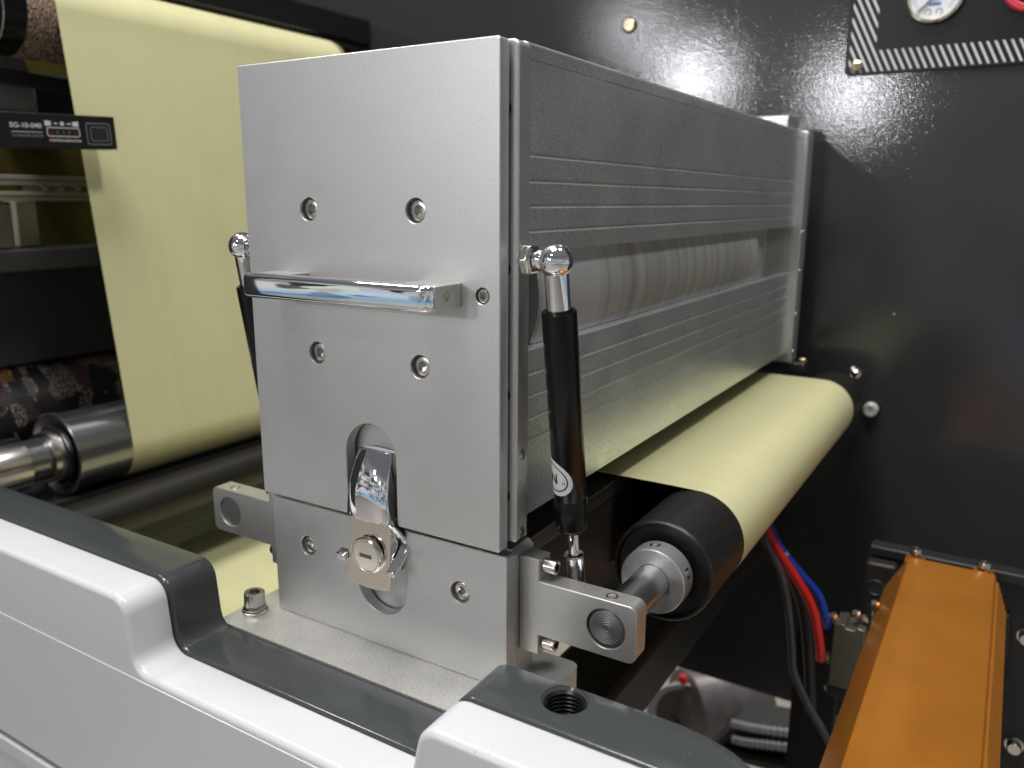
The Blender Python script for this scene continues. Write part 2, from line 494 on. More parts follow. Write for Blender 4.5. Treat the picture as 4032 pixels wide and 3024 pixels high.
# ================================================================== THE SETTING
o = obj('floor', box(B(), -4000, 4000, -4000, 5000, -920, -900), FLOORM, smooth=False)
tag(o, kind='structure')
# the dark painted upright of the machine behind everything
wall = empty('machine_wall', (0, 760, 0), 'dark charcoal painted steel wall behind the roller housing', 'machine wall')
obj('wall_panel', box(B(), -2300, 1100, 760, 790, -428, 1300), WALL, wall, bevel=1.5)
def wall_bolt(x, z, r, h, m, label):
    bm = B()
    lathe(bm, [(0, h * .55), (r * .42, h * .55), (r * .5, h), (r * .8, h), (r, h * .7), (r, 0), (r * 1.25, 0), (r * 1.25, -.5)], (x, 760, z), (0, -1, 0), 28)
    o = obj('wall_bolt', bm, m, wall); o['label'] = label
wall_bolt(-264, 542, 9, 5, BRASS, 'round brass coloured bolt high on the wall')
wall_bolt(101, 33, 9.5, 12, mat('bright_zinc', (.86, .86, .84), .55, .35), 'shiny steel bolt beside the right roller end')
wall_bolt(116, 160, 1.6, 1.5, STEEL, 'tiny bright rivet')

# ================================================================== UPPER HOUSING
hous = empty('roller_housing', (-100, 20, 95), 'tall silver aluminium housing with handle and grooved side panel', 'machine housing')
front = [(-200, 94.7), (-119.4, 94.7)] + arc(-98.5, 138.8, 20.9, PI, 0, 20) + [(-77.6, 96.2), (-76.1, 94.7), (-1.2, 94.7), (0, 95.9)] + arc(-2.2, 380.2, 2.2, 0, PI / 2, 4) + arc(-198, 380.4, 2, PI / 2, PI, 4)
bores = [(-142.7, 293.2), (-57.8, 293.2), (-141.1, 201.6), (-56.8, 201.4)]
holes = [(circ(x, z, 7.25, 36), 8.2) for x, z in bores] + [(circ(-11.8, 246.8, 4.7, 28), 7)]
obj('front_plate', plate(B(), front, holes, 0, 9.2, .55), ALU, hous, angle=25)
for x, z in bores: cap_screw((x, 8.2, z), (0, -1, 0), hous, 5.9, 5.5)
cap_screw((-11.8, 6.9, 246.8), (0, -1, 0), hous, 3.9, 6.0, 'socket_screw', 'small dark socket screw near the right edge')
# second plate behind it
inner = [(-205, 98.5), (3.5, 98.5), (5, 100)] + arc(.4, 377.9, 4.6, 0, PI / 2, 8) + arc(-200.4, 377.9, 4.6, PI / 2, PI, 8)
obj('inner_plate', plate(B(), inner, [(circ(-4.9, z, 5.0, 28), 6) for z in (347, 261.5, 189, 127)], 10.8, 23.6, .7, .2), ALU, hous, angle=25)
for z in (347, 261.5, 189, 127):
    bm = B(); lathe(bm, [(0, 0), (4.5, 0), (4.5, 5), (4.1, 5.4), (2.6, 5.4), (2.3, 2.5), (0, 2.5)], (-4.9, 16.6, z), (0, -1, 0), 28)
    obj('button_screw', bm, BLACKG, hous)
obj('plate_spacer', box(B(), -190, -8, 9.1, 10.9, 165, 378), DARKM, hous)
def pit(loc, d, r, par, name='tapped_hole'):
    """small tapped hole: flat dark disc in place of the shaded bore, with bright thread crescents and a chamfer ring"""
    bm = B(); lathe(bm, [(r, .02), (r * .96, .07), (0, .07)], loc, d, 24); o = obj(name, bm, HEXIN, par)  # dark disc laid on the surface as the shade inside the bore
    dv = Vector(d).normalized(); up = Vector((0, 0, 1)) if abs(dv.z) < .8 else Vector((0, 1, 0))
    bm = B()
    lathe(bm, [(r * 1.08, .02), (r * 1.0, .12), (r * .88, .09)], loc, d, 28)
    for k in (0, 1):
        c = Vector(loc) + up * (-.34 * r * k); a0 = frame_of(d)
        P = []
        for q in range(9):
            a = math.radians(-60 + 15 * q); e = dv.cross(up).normalized()
            P.append(Vector(loc) + dv * .1 + (e * math.cos(a) + up * math.sin(a)) * r * (.72 - .30 * k))
        tube(bm, P, r * .08, 6)
    obj('thread', bm, STEEL, o)
for z in (152.5, 103.5): pit((5, 17.2, z), (1, 0, 0), 3.4, hous)
# grooved extrusions on the right side
def grooves(zs, x=3, w=1.15, d=1.3):
    o = []
    for z in zs: o += [(x, z - w * 1.5), (x - d, z - w * .3), (x - d, z + w * .6), (x, z + w * .8)]
    return o
up = [(3, 270.2)] + grooves((282.7, 296.6, 310.5, 324.5)) + grooves((374,), w=.7) + arc(.5, 380.7, 2.5, 0, PI / 2, 5) + [(-8, 383.2), (-8, 375), (-4.5, 375), (-4.5, 270.2)]
obj('upper_side_panel', prism(B(), up, 'y', 23.7, 680), ALUP, hous, angle=20)
low = [(3, 111.3)] + grooves((158.5, 172, 185.9, 199.4)) + [(3, 213), (2, 214), (-4.5, 214), (-4.5, 111.3)]
obj('lower_side_panel', prism(B(), low, 'y', 23.7, 680), ALUP, hous, angle=20)
obj('top_panel', box(B(), -203, -8.2, 23.7, 680, 375, 383), ALUP, hous, bevel=.6)
obj('rear_side_panel', box(B(), -203, -195, 23.7, 680, 111, 374.8), ALUP, hous)
obj('inner_floor', box(B(), -194.8, -4.8, 23.7, 680, 111.3, 119), DARKM, hous)
bm = B(); lathe(bm, [(0, 0), (60.5, 0), (62, 1.5), (62, 477), (60.5, 478.5), (0, 478.5)], (-59.5, 42, 242), (0, 1, 0), 72)
obj('electrode_roller', bm, CERAMIC, hous)
bm = B(); lathe(bm, [(0, 0), (14, 0), (14, 640), (0, 640)], (-59.5, 30, 242), (0, 1, 0), 32)
obj('roller_shaft', bm, STEELD, hous)
obj('end_stop', box(B(), -40, -5, 523, 565, 214.2, 270), mat('end_stop_grey', (.30, .30, .29), 0, .5), hous)
obj('end_block', box(B(), -40, -2.5, 565.5, 679, 214.3, 269.9), mat('end_block_grey', (.36, .36, .35), .7, .45), hous, bevel=1)
farp = [(-208, 98), (10, 98)] + arc(5, 378.5, 5, 0, PI / 2, 6) + arc(-203, 378.5, 5, PI / 2, PI, 6)
obj('far_plate', plate(B(), farp, [], 680.2, 693, 1.2), ALU, hous)
obj('far_cover', plate(B(), offset(farp, .6), [], 694, 713, 1.2), ALU, hous)
bm = B(); prism(bm, [(640, 396)] + [(640, 383.2), (690, 383.2), (690, 395), (686, 399), (644, 399)], 'x', -60, -6)
obj('lifting_block', bm, ALU, hous, bevel=1)
for z in (262, 215, 160, 112):
    cap_screw((10, 686.5, z), (1, 0, 0), hous, 2.8, 1.5)
# pull handle
def puffed(ol, z0, z1, r, n=6):
    """outline in x,y stacked in z with its rims rounded by r"""
    bm = B(); lv = [(z0 + r - r * math.sin(a), r * (1 - math.cos(a))) for a in [PI / 2 * (n - k) / n for k in range(n + 1)]]
    lv += [(z1 - (z - z0), i) for z, i in lv[::-1]]
    if area2(ol) < 0: ol = ol[::-1]
    rs = [[bm.verts.new((u, v, z)) for u, v in offset(ol, i * .98)] for z, i in lv]
    k = len(ol)
    for a, b in zip(rs, rs[1:]):
        for i in range(k): bm.faces.new((a[i], a[(i + 1) % k], b[(i + 1) % k], b[i]))
    bm.faces.new(rs[0][::-1]); bm.faces.new(rs[-1])
    return bm
ol = [(-174, -20.5), (-26.2, -20.5)] + arc(-33.2, -24.8, 7, 0, -PI / 2, 10) + arc(-167, -24.8, 7, -PI / 2, -PI, 10)
hand = obj('handle', puffed(ol, 239, 254.2, 3.4, 8), CHROME, hous, angle=50)
for x0, x1 in ((-173.6, -146), (-54, -26.0)):
    obj('handle_leg', prism(B(), [(x0, -24.8), (x1, -24.8), (x1, 0), (x0, 0)], 'z', 239.6, 253.4), ALUB, hand, bevel=.5)
bm = B(); lathe(bm, [(2.9, -.05), (2.9, .35), (2.2, .35), (1.6, .05), (0, .05)], (-26.0, -14.5, 247.2), (1, 0, 0), 20)
obj('handle_screw', bm, STEEL, hand)

# ================================================================== DRAW LATCH (sits in the slot)
lat = empty('draw_latch', (-98.5, 0, 72), 'chrome draw latch with round key lock in the slotted front', 'latch')
def latch_cover():
    bm = B(); nx, ns = 12, 16
    def P(i, j, dep):
        u = -1 + 2 * i / nx; s = j / ns
        hw = 14.4 + 3.6 * s
        z = 141 - 45 * s + (1 - u * u) * (1.2 - 5.5 * (1 - (1 - s)) ** 6)
        if s > .9: z += 4.5 * (1 - abs(u) ** 3) * (s - .9) / .1
        y = 4.5 - 9.0 * s - 5.5 * math.sin(PI * min(1, s * .93)) * .75 - 2.2 * (1 - abs(u) ** 2.5) + dep
        if abs(u) > .99: y += .8
        return (-98.5 + u * hw, y, z)
    g0 = [[bm.verts.new(P(i, j, 0)) for j in range(ns + 1)] for i in range(nx + 1)]
    g1 = [[bm.verts.new(P(i, j, 7)) for j in range(ns + 1)] for i in range(nx + 1)]
    for g in (g0, g1):
        for i in range(nx):
            for j in range(ns): bm.faces.new((g[i][j], g[i + 1][j], g[i + 1][j + 1], g[i][j + 1]))
    bd = [(i, 0) for i in range(nx)] + [(nx, j) for j in range(ns)] + [(i, ns) for i in range(nx, 0, -1)] + [(0, j) for j in range(ns, 0, -1)]
    for a, b in zip(bd, bd[1:] + bd[:1]):
        bm.faces.new((g0[a[0]][a[1]], g0[b[0]][b[1]], g1[b[0]][b[1]], g1[a[0]][a[1]]))
    return bm
obj('latch_cover', latch_cover(), CHROME, lat, bevel=.9, seg=3, angle=50)
bp = [(-117, 51.5)] + [(-117 + 36.5 * i / 8, 51.5 - 2.6 * math.sin(PI * i / 8)) for i in range(1, 8)] + [(-80.5, 51.5), (-81.5, 92)] + arc(-87, 94, 5, 0, PI / 2, 5) + arc(-110, 94, 5, PI / 2, PI, 5)
bm = prism(B(), bp, 'y', -2.4, 5.5)
for v in bm.verts: v.co.y -= (97 - v.co.z) / 47 * 3.6        # leans forward at the bottom
lb = obj('latch_body', bm, mat('nickel_plate', (.92, .88, .80), 1, .10), lat, bevel=.7, seg=3)
obj('latch_base', box(B(), -114, -81.6, 1.3, 10.7, 60, 97), STEEL, lat, bevel=.6)
bm = B(); lathe(bm, [(12.6, 0), (12.6, 2.6), (11.8, 3.4), (11.2, 3.4), (10.9, 2.7), (10.4, 2.7), (10.2, 3.3), (0, 3.3)], (-98.5, -4.6, 72.5), (0, -1, -.06), 40)
ky = obj('lock_cylinder', bm, mat('lock_face_nickel', (.72, .69, .63), 1, .20), lat)
obj('key_slot', box(B(), -103.6, -93.6, -8.1, -7.4, 71.0, 73.7), HEXIN, ky)
bm = B(); prism(bm, [(-8.4, 64.5), (-2, 64.5), (-2, 71), (-8.4, 69)], 'x', -124.6, -116.8)
obj('latch_ear', bm, CHROME, lat, bevel=.8)
bm = B(); prism(bm, [(-9, 63.2), (-5, 63.2), (3, 71), (9, 79), (7.5, 81), (-1, 72), (-9, 66.6)], 'x', -80.4, -73.8)
obj('latch_ear', bm, CHROME, lat, bevel=.8)
bm = B(); tube(bm, [(-80, -4, 98), (-78.6, 1, 90), (-78.4, 6, 84), (-78.4, 9, 80)], 2.0, 10)
obj('latch_link', bm, CHROME, lat)

# ================================================================== LOWER BLOCK WITH ROLLER ARMS
lowb = empty('lower_block', (-100, 20, 0), 'silver lower block with two roller arms under the tall housing', 'machine block')
lo = [(-198.8, 0), (1, 0), (1, 88.3), (-.2, 89.5), (-77.5, 89.5), (-77.5, 46)] + arc(-98.7, 46, 21.2, 0, -PI, 20)[1:] + [(-119.9, 89.5), (-200, 89.5), (-200, 1.2)]
lbores = [(-165.4, 57), (-37.6, 57)]
lbores = [(-166, 58), (-34, 57.5)]
obj('lower_front_plate', plate(B(), lo, [(circ(x, z, 7.25, 36), 7.6) for x, z in lbores], 7, 16, .5), ALU, lowb, angle=25)
for x, z in lbores: cap_screw((x, 14.6, z), (0, -1, 0), lowb, 5.9, 5.5)
obj('lower_inner_plate', plate(B(), [(-205, .2), (.6, .2), (.6, 86.5), (-3, 90), (-202, 90), (-205, 86.5)], [], 17.0, 40, .6), ALU, lowb, angle=25)
obj('lower_core', box(B(), -196, -8, 40.1, 690, 72, 84), ZINC, lowb, bevel=.8)
obj('lower_core_side', box(B(), -196, -8.6, 40.1, 690, .3, 71.9), mat('dark_core_reflection_tint', (.05, .042, .036), .3, .35), lowb, bevel=.8)  # brownish base colour stands for orange reflected in dark metal
# T-shaped arm carrying the right roller
def arm(sx, x0, za, zb, fl, xe, fz0, fz1, r=5.5):
    """profile of an arm in x,z; sx = direction in x"""
    X = lambda v: x0 + sx * v
    p = [(X(0), fz0), (X(fl), fz0), (X(fl), za)] + [(X(xe - r) + sx * r * math.cos(a), za + r + r * math.sin(a)) for a in [-PI / 2 + PI / 2 * i / 6 for i in range(7)]] + \
        [(X(xe - r) + sx * r * math.cos(a), zb - r + r * math.sin(a)) for a in [PI / 2 * i / 6 for i in range(7)]] + [(X(fl), zb), (X(fl), fz1), (X(0), fz1)]
    return p
ra = obj('roller_arm', plate(B(), arm(1, .8, 35, 71.3, 13.9, 78.7, 21.7, 85.5), [(circ(60, 53, 12.6, 44), 9)], 22, 36.3, .5), ALUB, lowb, angle=25)
ra['label'] = 'right roller arm with the turned shaft end'
bm = B(); lathe(bm, [(0, .2), (1.5, .1)] + [(1.5 + k * .75, .1 + (.2 if k % 2 else 0)) for k in range(1, 13)] + [(10.9, .1), (12, -.9), (12, -7)], (60, 23.1, 53), (0, -1, 0), 48)
obj('shaft_end', bm, mat('turned_face', (.24, .24, .25), .9, .36), ra, angle=12)
for z in (79.6, 27.4): cap_screw((14.9, 29.2, z), (1, 0, 0), ra, 4.6, 8.6)
def set_hole(x, y, z, par):
    bm = B(); lathe(bm, [(3.9, .02), (3.6, .35), (2.6, .3), (2.4, -.4), (0, -.4)], (x, y, z), (0, 0, 1), 24)
    o = obj('set_screw', bm, STEEL, par)
    bm = B(); lathe(bm, [(1.9, .0), (1.6, .06), (0, .06)], (x, y, z - .36), (0, 0, 1), 6)
    obj('screw_recess', bm, HEXIN, o)
set_hole(60.5, 28.9, 71.3, ra)
la = obj('roller_arm', plate(B(), arm(-1, -205.2, 39.4, 75.6, 16.4, 80.8, 25.5, 89), [(circ(-266.6, 57.4, 11.9, 44), 1.6)], 22, 37.5, .5), ALUB, lowb, angle=25)
la['label'] = 'left roller arm with a recessed bore'
bm = B(); lathe(bm, [(11.9, .25), (1, .25), (0, .3)], (-266.6, 23.5, 57.4), (0, -1, 0), 44)
obj('shaft_end', bm, mat('spun_steel', (.30, .29, .285), .85, .42), la)
for z in (81, 33.2): cap_screw((-221.7, 29.4, z), (-1, 0, 0), la, 4.6, 6)
set_hole(-268, 30, 75.6, la)

# base plate under the block
base = empty('base_plate', (-100, 0, -20), 'flat silver base plate bolted on the machine frame', 'base plate')
bpoly = [(-224, -29.2), (26.4, -29.2), (26.4, 52)] + arc(19.4, 52, 7, 0, PI / 2, 5) + [(-224, 59)]
bm = B(); prism(bm, bpoly, 'z', -20, 0)
obj('plate', bm, mat('fine_milled_plate', (.62, .61, .58), .75, .45, grain=.20, gscale=800, bump=.3, bscale=1200, blotch=.08, bl_scale=40), base, bevel=1.5, seg=3)
bm = B(); lathe(bm, [(0, 0), (9.4, 0), (9.4, 1.6), (8.6, 2.0), (0, 2.0)], (-211.5, -6, .1), (0, 0, 1), 36)
obj('washer', bm, STEEL, base)
bm = B(); lathe(bm, [(0, 0), (8.2, 0), (8.6, 1.8), (8.0, 3.2), (0, 3.2)], (-211.5, -6, 2.1), (0, 0, 1), 36)
obj('spring_washer', bm, STEEL, base)
cap_screw((-211.5, -6, 5.3), (.06, 0, 1), base, 7.6, 10.6, 'base_bolt', 'knurled socket bolt with washers', knurl=True)

# ================================================================== GAS SPRINGS
def gas_spring(sx, ox, label, stick):
    """built in its own frame: the ball centre is the origin, the stud points to -sx"""
    t = empty('gas_spring', (ox, 17, 267), label, 'gas spring', 'gas springs beside the housing')
    u = Vector((0, 32, -195)).normalized()
    O = Vector((0, 0, 0))
    def L(name, prof, par=t, m=CHROME, org=O, d=u, n=40, **kw):
        bm = B(); lathe(bm, prof, org, d, n); return obj(name, bm, m, par, local=True, **kw)
    ball = L('ball_socket', [(9.7 * math.sin(a), -9.7 * math.cos(a)) for a in [PI * k / 24 for k in range(0, 22)]] + [(6.9, 7.4)])
    L('neck', [(6.9, 6.6), (7.0, 8), (7.0, 31), (0, 31)], ball)
    s = (-sx, 0, 0)
    stud = L('ball_stud', [(0, 7), (6.0, 7.2), (6.2, 8), (6.2, 9.6), (5.0, 10.2), (5.0, 12.6), (4.0, 13), (4.0, 20.4), (0, 20.4)], t, CHROME, O, s)
    bm = B(); lathe(bm, [(0, 13.2), (7.6, 13.2), (9.2, 14.3), (9.2, 19.0), (7.6, 20.2), (0, 20.2)], O, s, 6)
    obj('hex_nut', bm, mat('zinc_plated_nut', (.74, .75, .70), 1, .16), stud, local=True, bevel=.7, seg=3)
    L('cylinder', [(0, 27.2), (7.6, 27.2), (7.9, 28.2), (9.3, 28.2), (10.05, 29.2), (10.1, 31), (10.1, 145.2), (9.75, 145.7), (9.75, 146.5), (10.1, 147), (10.1, 165.6), (9.7, 167.4), (8.6, 168.6), (0, 168.6)], t, BLACKG, n=56)
    L('rod', [(3.5, 168), (3.5, 194), (0, 194)], t, CHROME)
    L('end_fitting', [(0, 189), (4.2, 189), (4.4, 187.2), (5.9, 186.9), (6.5, 187.6), (6.5, 213), (0, 213)], t, CHROME)
    if stick:
        V3 = Vector((1, 0, 0)); Wv = u.cross(V3).normalized()      # Wv points to the front
        if Wv.y > 0: Wv = -Wv
        def onc(a, d, r): return V3 * (r * math.sin(a)) + Wv * (r * math.cos(a)) + u * d
        a0 = math.radians(-42); dc = 129.3      # oval label wrapped round the cylinder
        def outline(k, off):
            t_ = 2 * PI * k / 72
            x = (14.2 - off) * math.cos(t_); y = (11.6 - off) * math.sin(t_)
            return x, y + .20 * x
        def ring_mesh(name, o0, o1, r, m, par):
            bm = B(); A, Bv = [], []
            rows = 16 if o1 is None else 4
            G = []
            for q in range(rows):
                f = q / (rows - 1)
                R_ = []
                for k in range(72):
                    xo, yo = outline(k, o0)
                    if o1 is None: xi, yi = 0, 0
                    else: xi, yi = outline(k, o1)
                    x = xo + (xi - xo) * f * .999; y = yo + (yi - yo) * f * .999
                    R_.append(bm.verts.new(onc(a0 + x / 10.0 * 1.0, dc + y, r)))
                G.append(R_)
            for a, b in zip(G, G[1:]):
                for k in range(72): bm.faces.new((a[k], a[(k + 1) % 72], b[(k + 1) % 72], b[k]))
            if o1 is None: bm.faces.new(G[-1])
            return obj(name, bm, m, par, local=True)
        st = ring_mesh('label_sticker', 0, None, 10.24, LABEL, t)
        ring_mesh('label_outline', 2.7, 3.5, 10.32, INK, st)
        def letter(s, size, x, y):
            cu = bpy.data.curves.new('l', 'FONT'); cu.body = s; cu.size = size; cu.offset = size * .022
            tmp = bpy.data.objects.new('l', cu); COL.objects.link(tmp); bpy.context.view_layer.update()
            me = bpy.data.meshes.new_from_object(tmp.evaluated_get(bpy.context.evaluated_depsgraph_get()))
            bm = bmesh.new(); bm.from_mesh(me)
            bpy.data.objects.remove(tmp); bpy.data.curves.remove(cu); bpy.data.meshes.remove(me)
            bmesh.ops.triangulate(bm, faces=bm.faces[:])
            bmesh.ops.subdivide_edges(bm, edges=bm.edges[:], cuts=5, use_grid_fill=True)
            for v in bm.verts: v.co = onc(a0 + (x + v.co.x) / 10.0, dc + y - v.co.y, 10.42)
            obj('label_letter', bm, INK, st, local=True, smooth=False)
        letter('N', 8.8, -1.9, 3.9)
        letter('H', 2.4, 8.0, 3.6)
    return t
gas_spring(1, 25.5, 'black gas spring with chrome ball end and white label, right of the housing', True)
gas_spring(-1, -225.5, 'black gas spring half hidden behind the left edge of the housing', False)

# ================================================================== ROLLERS AND FILM
rr = empty('idler_roller', (60, 300, 53), 'black rubber roller with silver collar on the right arm', 'roller')
def LY(name, prof, x, z, m, par, n=64, **kw):
    bm = B(); lathe(bm, prof, (x, 0, z), (0, 1, 0), n); return obj(name, bm, m, par, **kw)
LY('roller_body', [(0, 116.5), (24, 116.5), (26, 116), (32.2, 115.5), (33.2, 112), (34.6, 111.6), (35.8, 113), (36, 115), (36, 704), (30, 708), (0, 708)], 60, 53, RUBBER, rr)
cl = LY('shaft_collar', [(12.1, 94), (21.8, 94), (22.6, 94.7), (22.6, 110), (21.9, 110.8), (12, 110.8)], 60, 53, mat('collar_aluminium', (.62, .62, .62), .8, .38), rr)
LY('shaft', [(0, 37.2), (11.9, 37.2), (11.9, 740), (0, 740)], 60, 53, SHAFT, rr, n=40)
for d in ((-.1, 0, 1), (.94, 0, .34)):
    dv = Vector(d).normalized()
    pit((60 + dv.x * 22.45, 103, 53 + dv.z * 22.45), dv, 3.4, cl)
LY('end_journal', [(0, 708.5), (16, 708.5), (16, 735), (0, 735)], 60, 53, STEEL, rr)
# film over the right roller
def film(name, pts, y0, y1, th, label, ny=14):
    """strip following a path in x,z from y0 to y1"""
    bm = B(); P = [Vector((p[0], p[1])) for p in pts]; g = []
    for i, p in enumerate(P):
        t = (P[min(i + 1, len(P) - 1)] - P[max(i - 1, 0)]).normalized(); nn = Vector((-t.y, t.x))
        g.append([[bm.verts.new((p.x + nn.x * s * th / 2, y0 + (y1 - y0) * k / ny, p.y + nn.y * s * th / 2)) for k in range(ny + 1)] for s in (1, -1)])
    for a, b in zip(g, g[1:]):
        for s in (0, 1):
            for k in range(ny): bm.faces.new((a[s][k], a[s][k + 1], b[s][k + 1], b[s][k]))
        for k in (0, ny): bm.faces.new((a[0][k], a[1][k], b[1][k], b[0][k]))
    for e in (g[0], g[-1]):
        for k in range(ny): bm.faces.new((e[0][k], e[0][k + 1], e[1][k + 1], e[1][k]))
    return tag(obj(name, bm, WEB, None, angle=60), label, 'film web')
film('film_web', [(-190 + 250 * i / 12, 89.6) for i in range(12)] + [(60 + 36.25 * math.cos(a), 53 + 36.25 * math.sin(a)) for a in [PI / 2 - math.radians(5 * k) for k in range(0, 37)]] + [(-40, 14), (-120, 10)],
     182, 640, .25, 'pale yellow film running out under the housing and over the right black roller')
# left: film from the cork roller down to the grey roller
cr_ = empty('cork_roller', (-742, 300, 500), 'black roller with brown cork sleeve at the top left', 'roller')
LY('cork_sleeve', [(46.6, 150), (47, 150.2), (47, 650), (40, 650)], -742, 500, CORK, cr_)
LY('roller_end', [(20, 122), (38, 122), (40, 124), (46.8, 125), (46.8, 150.1), (40, 150.1)], -742, 500, BLACKG, cr_)
LY('end_rim', [(46.9, 124.2), (47.3, 124.7), (47.3, 125.6), (46.9, 126)], -742, 500, STEEL, cr_)
LY('shaft', [(0, 40), (20, 40), (20, 124), (0, 124)], -742, 500, STEELD, cr_, n=32)
gx, gz, gr = -682, 9, 46.6
gr_ = empty('grey_roller', (gx, 300, gz), 'dark grey metal roller with stepped shaft at the lower left', 'roller')
LY('roller_body', [(0, 121), (37, 121), (40, 119), (44, 116.5), (48, 115), (49, 116), (49, 118), (gr, 119), (gr, 660), (0, 660)], gx, gz, GREYROLL, gr_)
LY('bearing_ring', [(30, 121), (35, 117), (35, 114), (32, 112), (28, 112)], gx, gz, mat('dark_bearing', (.09, .09, .10), .9, .25), gr_, n=48)
LY('hub', [(0, 98), (29, 98), (30, 99), (30, 112), (0, 112)], gx, gz, STEEL, gr_, n=48)
LY('shaft', [(0, 10), (24, 10), (24, 98), (0, 98)], gx, gz, GREYROLL, gr_, n=40)
LY('collar', [(0, 20), (30, 20), (30.5, 21), (30.5, 73), (29.5, 74), (0, 74)], gx, gz, STEEL, gr_, n=48)
a1 = [(-742 + 47.2 * math.cos(a), 500 + 47.2 * math.sin(a)) for a in [PI * .75 - math.radians(5 * k) for k in range(0, 28)]]
a2 = [(gx + 46.8 * math.cos(a), gz + 46.8 * math.sin(a)) for a in [math.radians(8 - 6 * k) for k in range(0, 28)]]
n_ = 24
mid = [(a1[-1][0] + (a2[0][0] - a1[-1][0]) * i / n_, a1[-1][1] + (a2[0][1] - a1[-1][1]) * i / n_) for i in range(1, n_)]
film('film_web', a1 + mid + a2 + [(-800, -5)], 182, 640, .25, 'tall pale yellow film sheet hanging between two rollers behind the housing on the left')
film('film_web', [(-900 + 720 * i / 10, -170) for i in range(11)], 150, 690, .25, 'low yellow film strip seen between frame and housing at lower left')
# guide bar between the two films on the left
gb = empty('guide_bar', (-600, 300, -40), 'dark round guide bar below the hanging yellow film', 'guide bar')
bm = B(); lathe(bm, [(0, 0), (26, 0), (27, 1), (27, 700), (0, 700)], (-625, 40, -62), (0, 1, 0), 40)
obj('bar', bm, mat('dark_bar', (.018, .016, .012), .2, .4), gb)
obj('bar_cover', box(B(), -760, -652, 40, 740, -120, -38), DARKM, gb)

# ================================================================== MACHINE FRAME CASTING
frame = empty('machine_frame', (-100, -65, -60), 'white and dark grey enamelled machine frame with stepped top edge', 'machine frame')
def fillet_path(pts, n=8):
    """polyline with (x,z,r) corners rounded"""
    o = []
    for i, p in enumerate(pts):
        if len(p) < 3 or i in (0, len(pts) - 1): o.append((p[0], p[1])); continue
        P = Vector(p[:2]); a = (Vector(pts[i - 1][:2]) - P).normalized(); b = (Vector(pts[i + 1][:2]) - P).normalized()
        ang = a.angle(b); d = p[2] / math.tan(ang / 2)
        c = P + (a + b).normalized() * (p[2] / math.sin(ang / 2))
        s0 = P + a * d - c; s1 = P + b * d - c
        t0 = math.atan2(s0.y, s0.x); dt = (math.atan2(s1.y, s1.x) - t0 + PI) % (2 * PI) - PI
        o += [(c.x + p[2] * math.cos(t0 + dt * k / n), c.y + p[2] * math.sin(t0 + dt * k / n)) for k in range(n + 1)]
    return o
prof = fillet_path([(-700, 49.5), (-221.5, 48.5, 14), (-216.5, -1.2, 13), (6, -1, 13), (17, 46.4, 13), (196, 46.2, 14), (200, -10)], 10)
dense = []
for (xa, za), (xb, zb) in zip(prof, prof[1:]):
    k = max(1, int(abs(xb - xa) / 14)); dense += [(xa + (xb - xa) * i / k, za + (zb - za) * i / k) for i in range(k)]
prof = dense + [prof[-1]]
def normals(P):
    o = []
    for i in range(len(P)):
        t = (Vector(P[min(i + 1, len(P) - 1)]) - Vector(P[max(i - 1, 0)])).normalized(); o.append(Vector((-t.y, t.x)))
    return o
NRM = normals(prof)
def casting(sections, bottom):
    """sections: list of (y, inset) rows along the profile, closed below at z=bottom"""
    bm = B(); rows = []
    for sec in sections:
        r = []
        for (x, z), n in zip(prof, NRM):
            y, ins = sec(x) if callable(sec) else sec
            r.append(bm.verts.new((x - n.x * ins, y, z - n.y * ins)))
        rows.append(r)
    n = len(prof)
    for a, b in zip(rows, rows[1:]):
        for i in range(n - 1): bm.faces.new((a[i], a[i + 1], b[i + 1], b[i]))
    lo0 = [bm.verts.new((v.co.x, v.co.y, bottom)) for v in rows[0]]
    lo1 = [bm.verts.new((v.co.x, v.co.y, bottom)) for v in rows[-1]]
    for i in range(n - 1):
        bm.faces.new((rows[0][i], rows[0][i + 1], lo0[i + 1], lo0[i]))
        bm.faces.new((rows[-1][i], rows[-1][i + 1], lo1[i + 1], lo1[i]))
        bm.faces.new((lo0[i], lo0[i + 1], lo1[i + 1], lo1[i]))
    for i in (0, n - 1):
        bm.faces.new([r[i] for r in rows] + [lo1[i], lo0[i]])
    return bm
def yb(y):          # the back edge turns in round the right-hand corner
    def f(x):
        if x <= 118: return y
        k = min(1, (x - 118) / 62); return y - 38 * (1 - math.sqrt(max(0, 1 - k * k))) * (1 if y > -60 else .0)
    return f
back = lambda ins, dy: (lambda x: (yb(-30)(x) - dy, ins))
arcf = [(-68.6 + 0, 2.6)]
gsec = [back(1.6, 0), back(.5, .5), back(0, 1.6)] + [(lambda x, f=f: (yb(-30)(x) - 1.6 + (-65.2 + 1.6 - yb(-30)(x)) * f, 0)) for f in (.33, .66)] + [(-65.6, 0), (-67.0, .3), (-68.2, 1.2), (-69, 3.6)]
gobj = obj('grey_casting', casting(gsec, -60), GREY, frame, angle=40)
